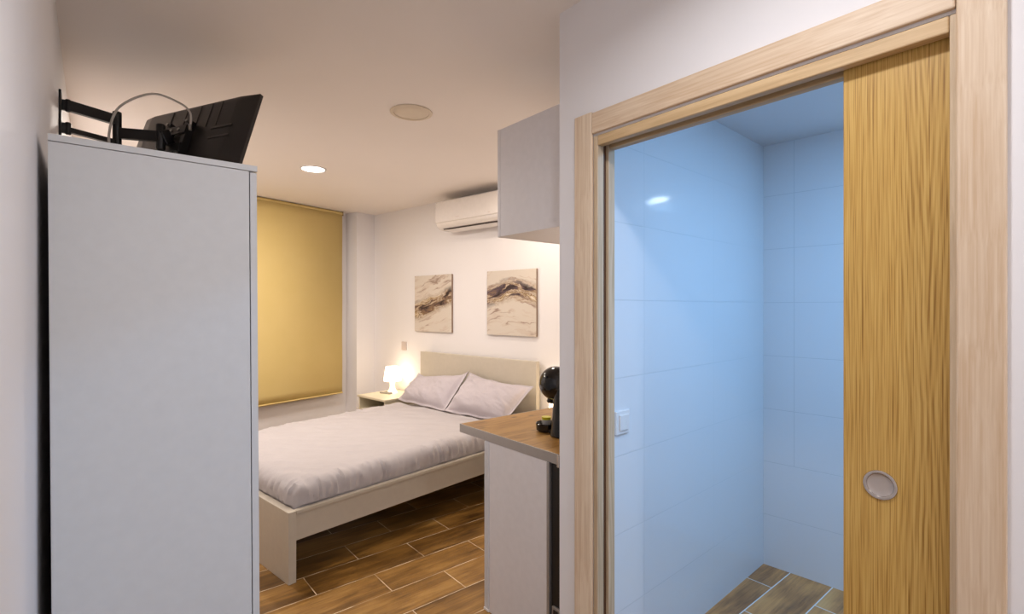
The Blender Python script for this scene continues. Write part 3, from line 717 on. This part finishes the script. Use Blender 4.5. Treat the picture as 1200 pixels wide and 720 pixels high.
for k, (x0, x1) in enumerate(((0.034, 0.51), (0.515, 1.0), (1.005, 1.50))):
    if k: part('carcass', bc, M['kitchen'], (x0, x1-0.004, 0.0, 0.43, 0.10, 0.80), bev=0.001)
    d = part('door', bc, M['kitchen'], (x0, x1, 0.432, 0.448, 0.11, 0.805), bev=0.002)
    part('handle', d, M['chrome'], (x0+0.17, x0+0.36, 0.449, 0.470, 0.765, 0.777), bev=0.003)
part('plinth', bc, M['alu'], (0.035, 1.50, 0.36, 0.375, 0.0, 0.10), bev=0.001)
ap = thing('filler', 'black metal appliance side in the gap beside the grey end panel', 'filler', (KX, KW, 0))  # plain black box filling the gap between end panel and wall
part('housing', ap, M['black'], (0.014, 0.50, 0.002, 0.107, 0.02, 0.805))
part('hinge_bracket', ap, M['alu'], (0.004, 0.014, 0.050, 0.095, 0.17, 0.225), bev=0.002)
part('hinge_screw', ap, M['black'], (0.0005, 0.004, 0.060, 0.085, 0.195, 0.215), bev=0.002)
uc = thing('wall_cabinet', 'pale grey wall cabinet hanging above the worktop', 'cabinet', (1.452, KW, 1.78))
UD, UH, UL = 1.848-KW, 0.497, 1.2
part('end_panel', uc, M['kitchen'], (0, 0.018, 0.001, UD-0.0205, 0, UH), bev=0.001)
part('end_panel', uc, M['kitchen'], (UL-0.018, UL, 0.001, UD-0.0205, 0, UH), bev=0.001)
part('top_panel', uc, M['kitchen'], (0.018, UL-0.018, 0.001, UD-0.0205, UH-0.018, UH), bev=0)
part('bottom_panel', uc, M['kitchen'], (0.018, UL-0.018, 0.001, UD-0.0205, 0.0, 0.018), bev=0)
part('back_panel', uc, M['kitchen'], (0.018, UL-0.018, 0.001, 0.006, 0.018, UH-0.018), bev=0)
for k in (0, 1):
    part('door', uc, M['kitchen'], (k*0.601, 0.599+k*0.601, UD-0.0185, UD, -0.001, UH+0.001), bev=0.0015)

# coffee machine
cm = thing('coffee_machine', 'glossy black round-headed capsule coffee machine on the worktop', 'coffee machine', (1.68, 1.69, 0.856))
b = BM(); lathe(b, [(0.058, 0.0), (0.062, 0.004), (0.060, 0.02), (0.052, 0.08), (0.047, 0.15), (0.050, 0.22), (0.03, 0.25)], 0, -0.045, 36); obj('column', b, M['black_gloss'], cm, smooth=True)
b = BM(); prof = [(0.080*math.sin(R(a)), 0.080*math.cos(R(a))) for a in range(3, 178, 7)][::-1]
lathe(b, prof, seg=40); o = obj('head', b, M['black_gloss'], cm, smooth=True); o.location = (0, 0.003, 0.238)
b = BM(); tube(b, [(0, 0.03, 0.17), (0, 0.04, 0.145)], 0.018, 20); obj('nozzle', b, M['black'], cm, smooth=True)
b = BM(); lathe(b, [(0.042, 0.0), (0.050, 0.006), (0.053, 0.036), (0.050, 0.040), (0.046, 0.034), (0.040, 0.012), (0.002, 0.010)], 0.008, 0.074, 32, caps=False); obj('drip_tray', b, M['black_gloss'], cm, smooth=True)
b = BM(); box(b, -0.02, 0.02, 0.0, 0.06, 0.002, 0.012); obj('tray_arm', b, M['black'], cm)
cp = thing('cup', 'small grey cup with a yellow capsule on the coffee machine tray', 'cup', (1.688, 1.766, 0.868))
b = BM(); lathe(b, [(0.014, 0.0), (0.017, 0.004), (0.024, 0.040), (0.0245, 0.043), (0.022, 0.042), (0.0155, 0.008), (0.001, 0.006)], seg=28, caps=False); obj('body', b, M['cup'], cp, smooth=True)
b = BM(); lathe(b, [(0.020, 0.040), (0.023, 0.052), (0.0235, 0.055), (0.001, 0.055)], seg=28, caps=False); obj('capsule', b, M['yellow'], cp, smooth=True)
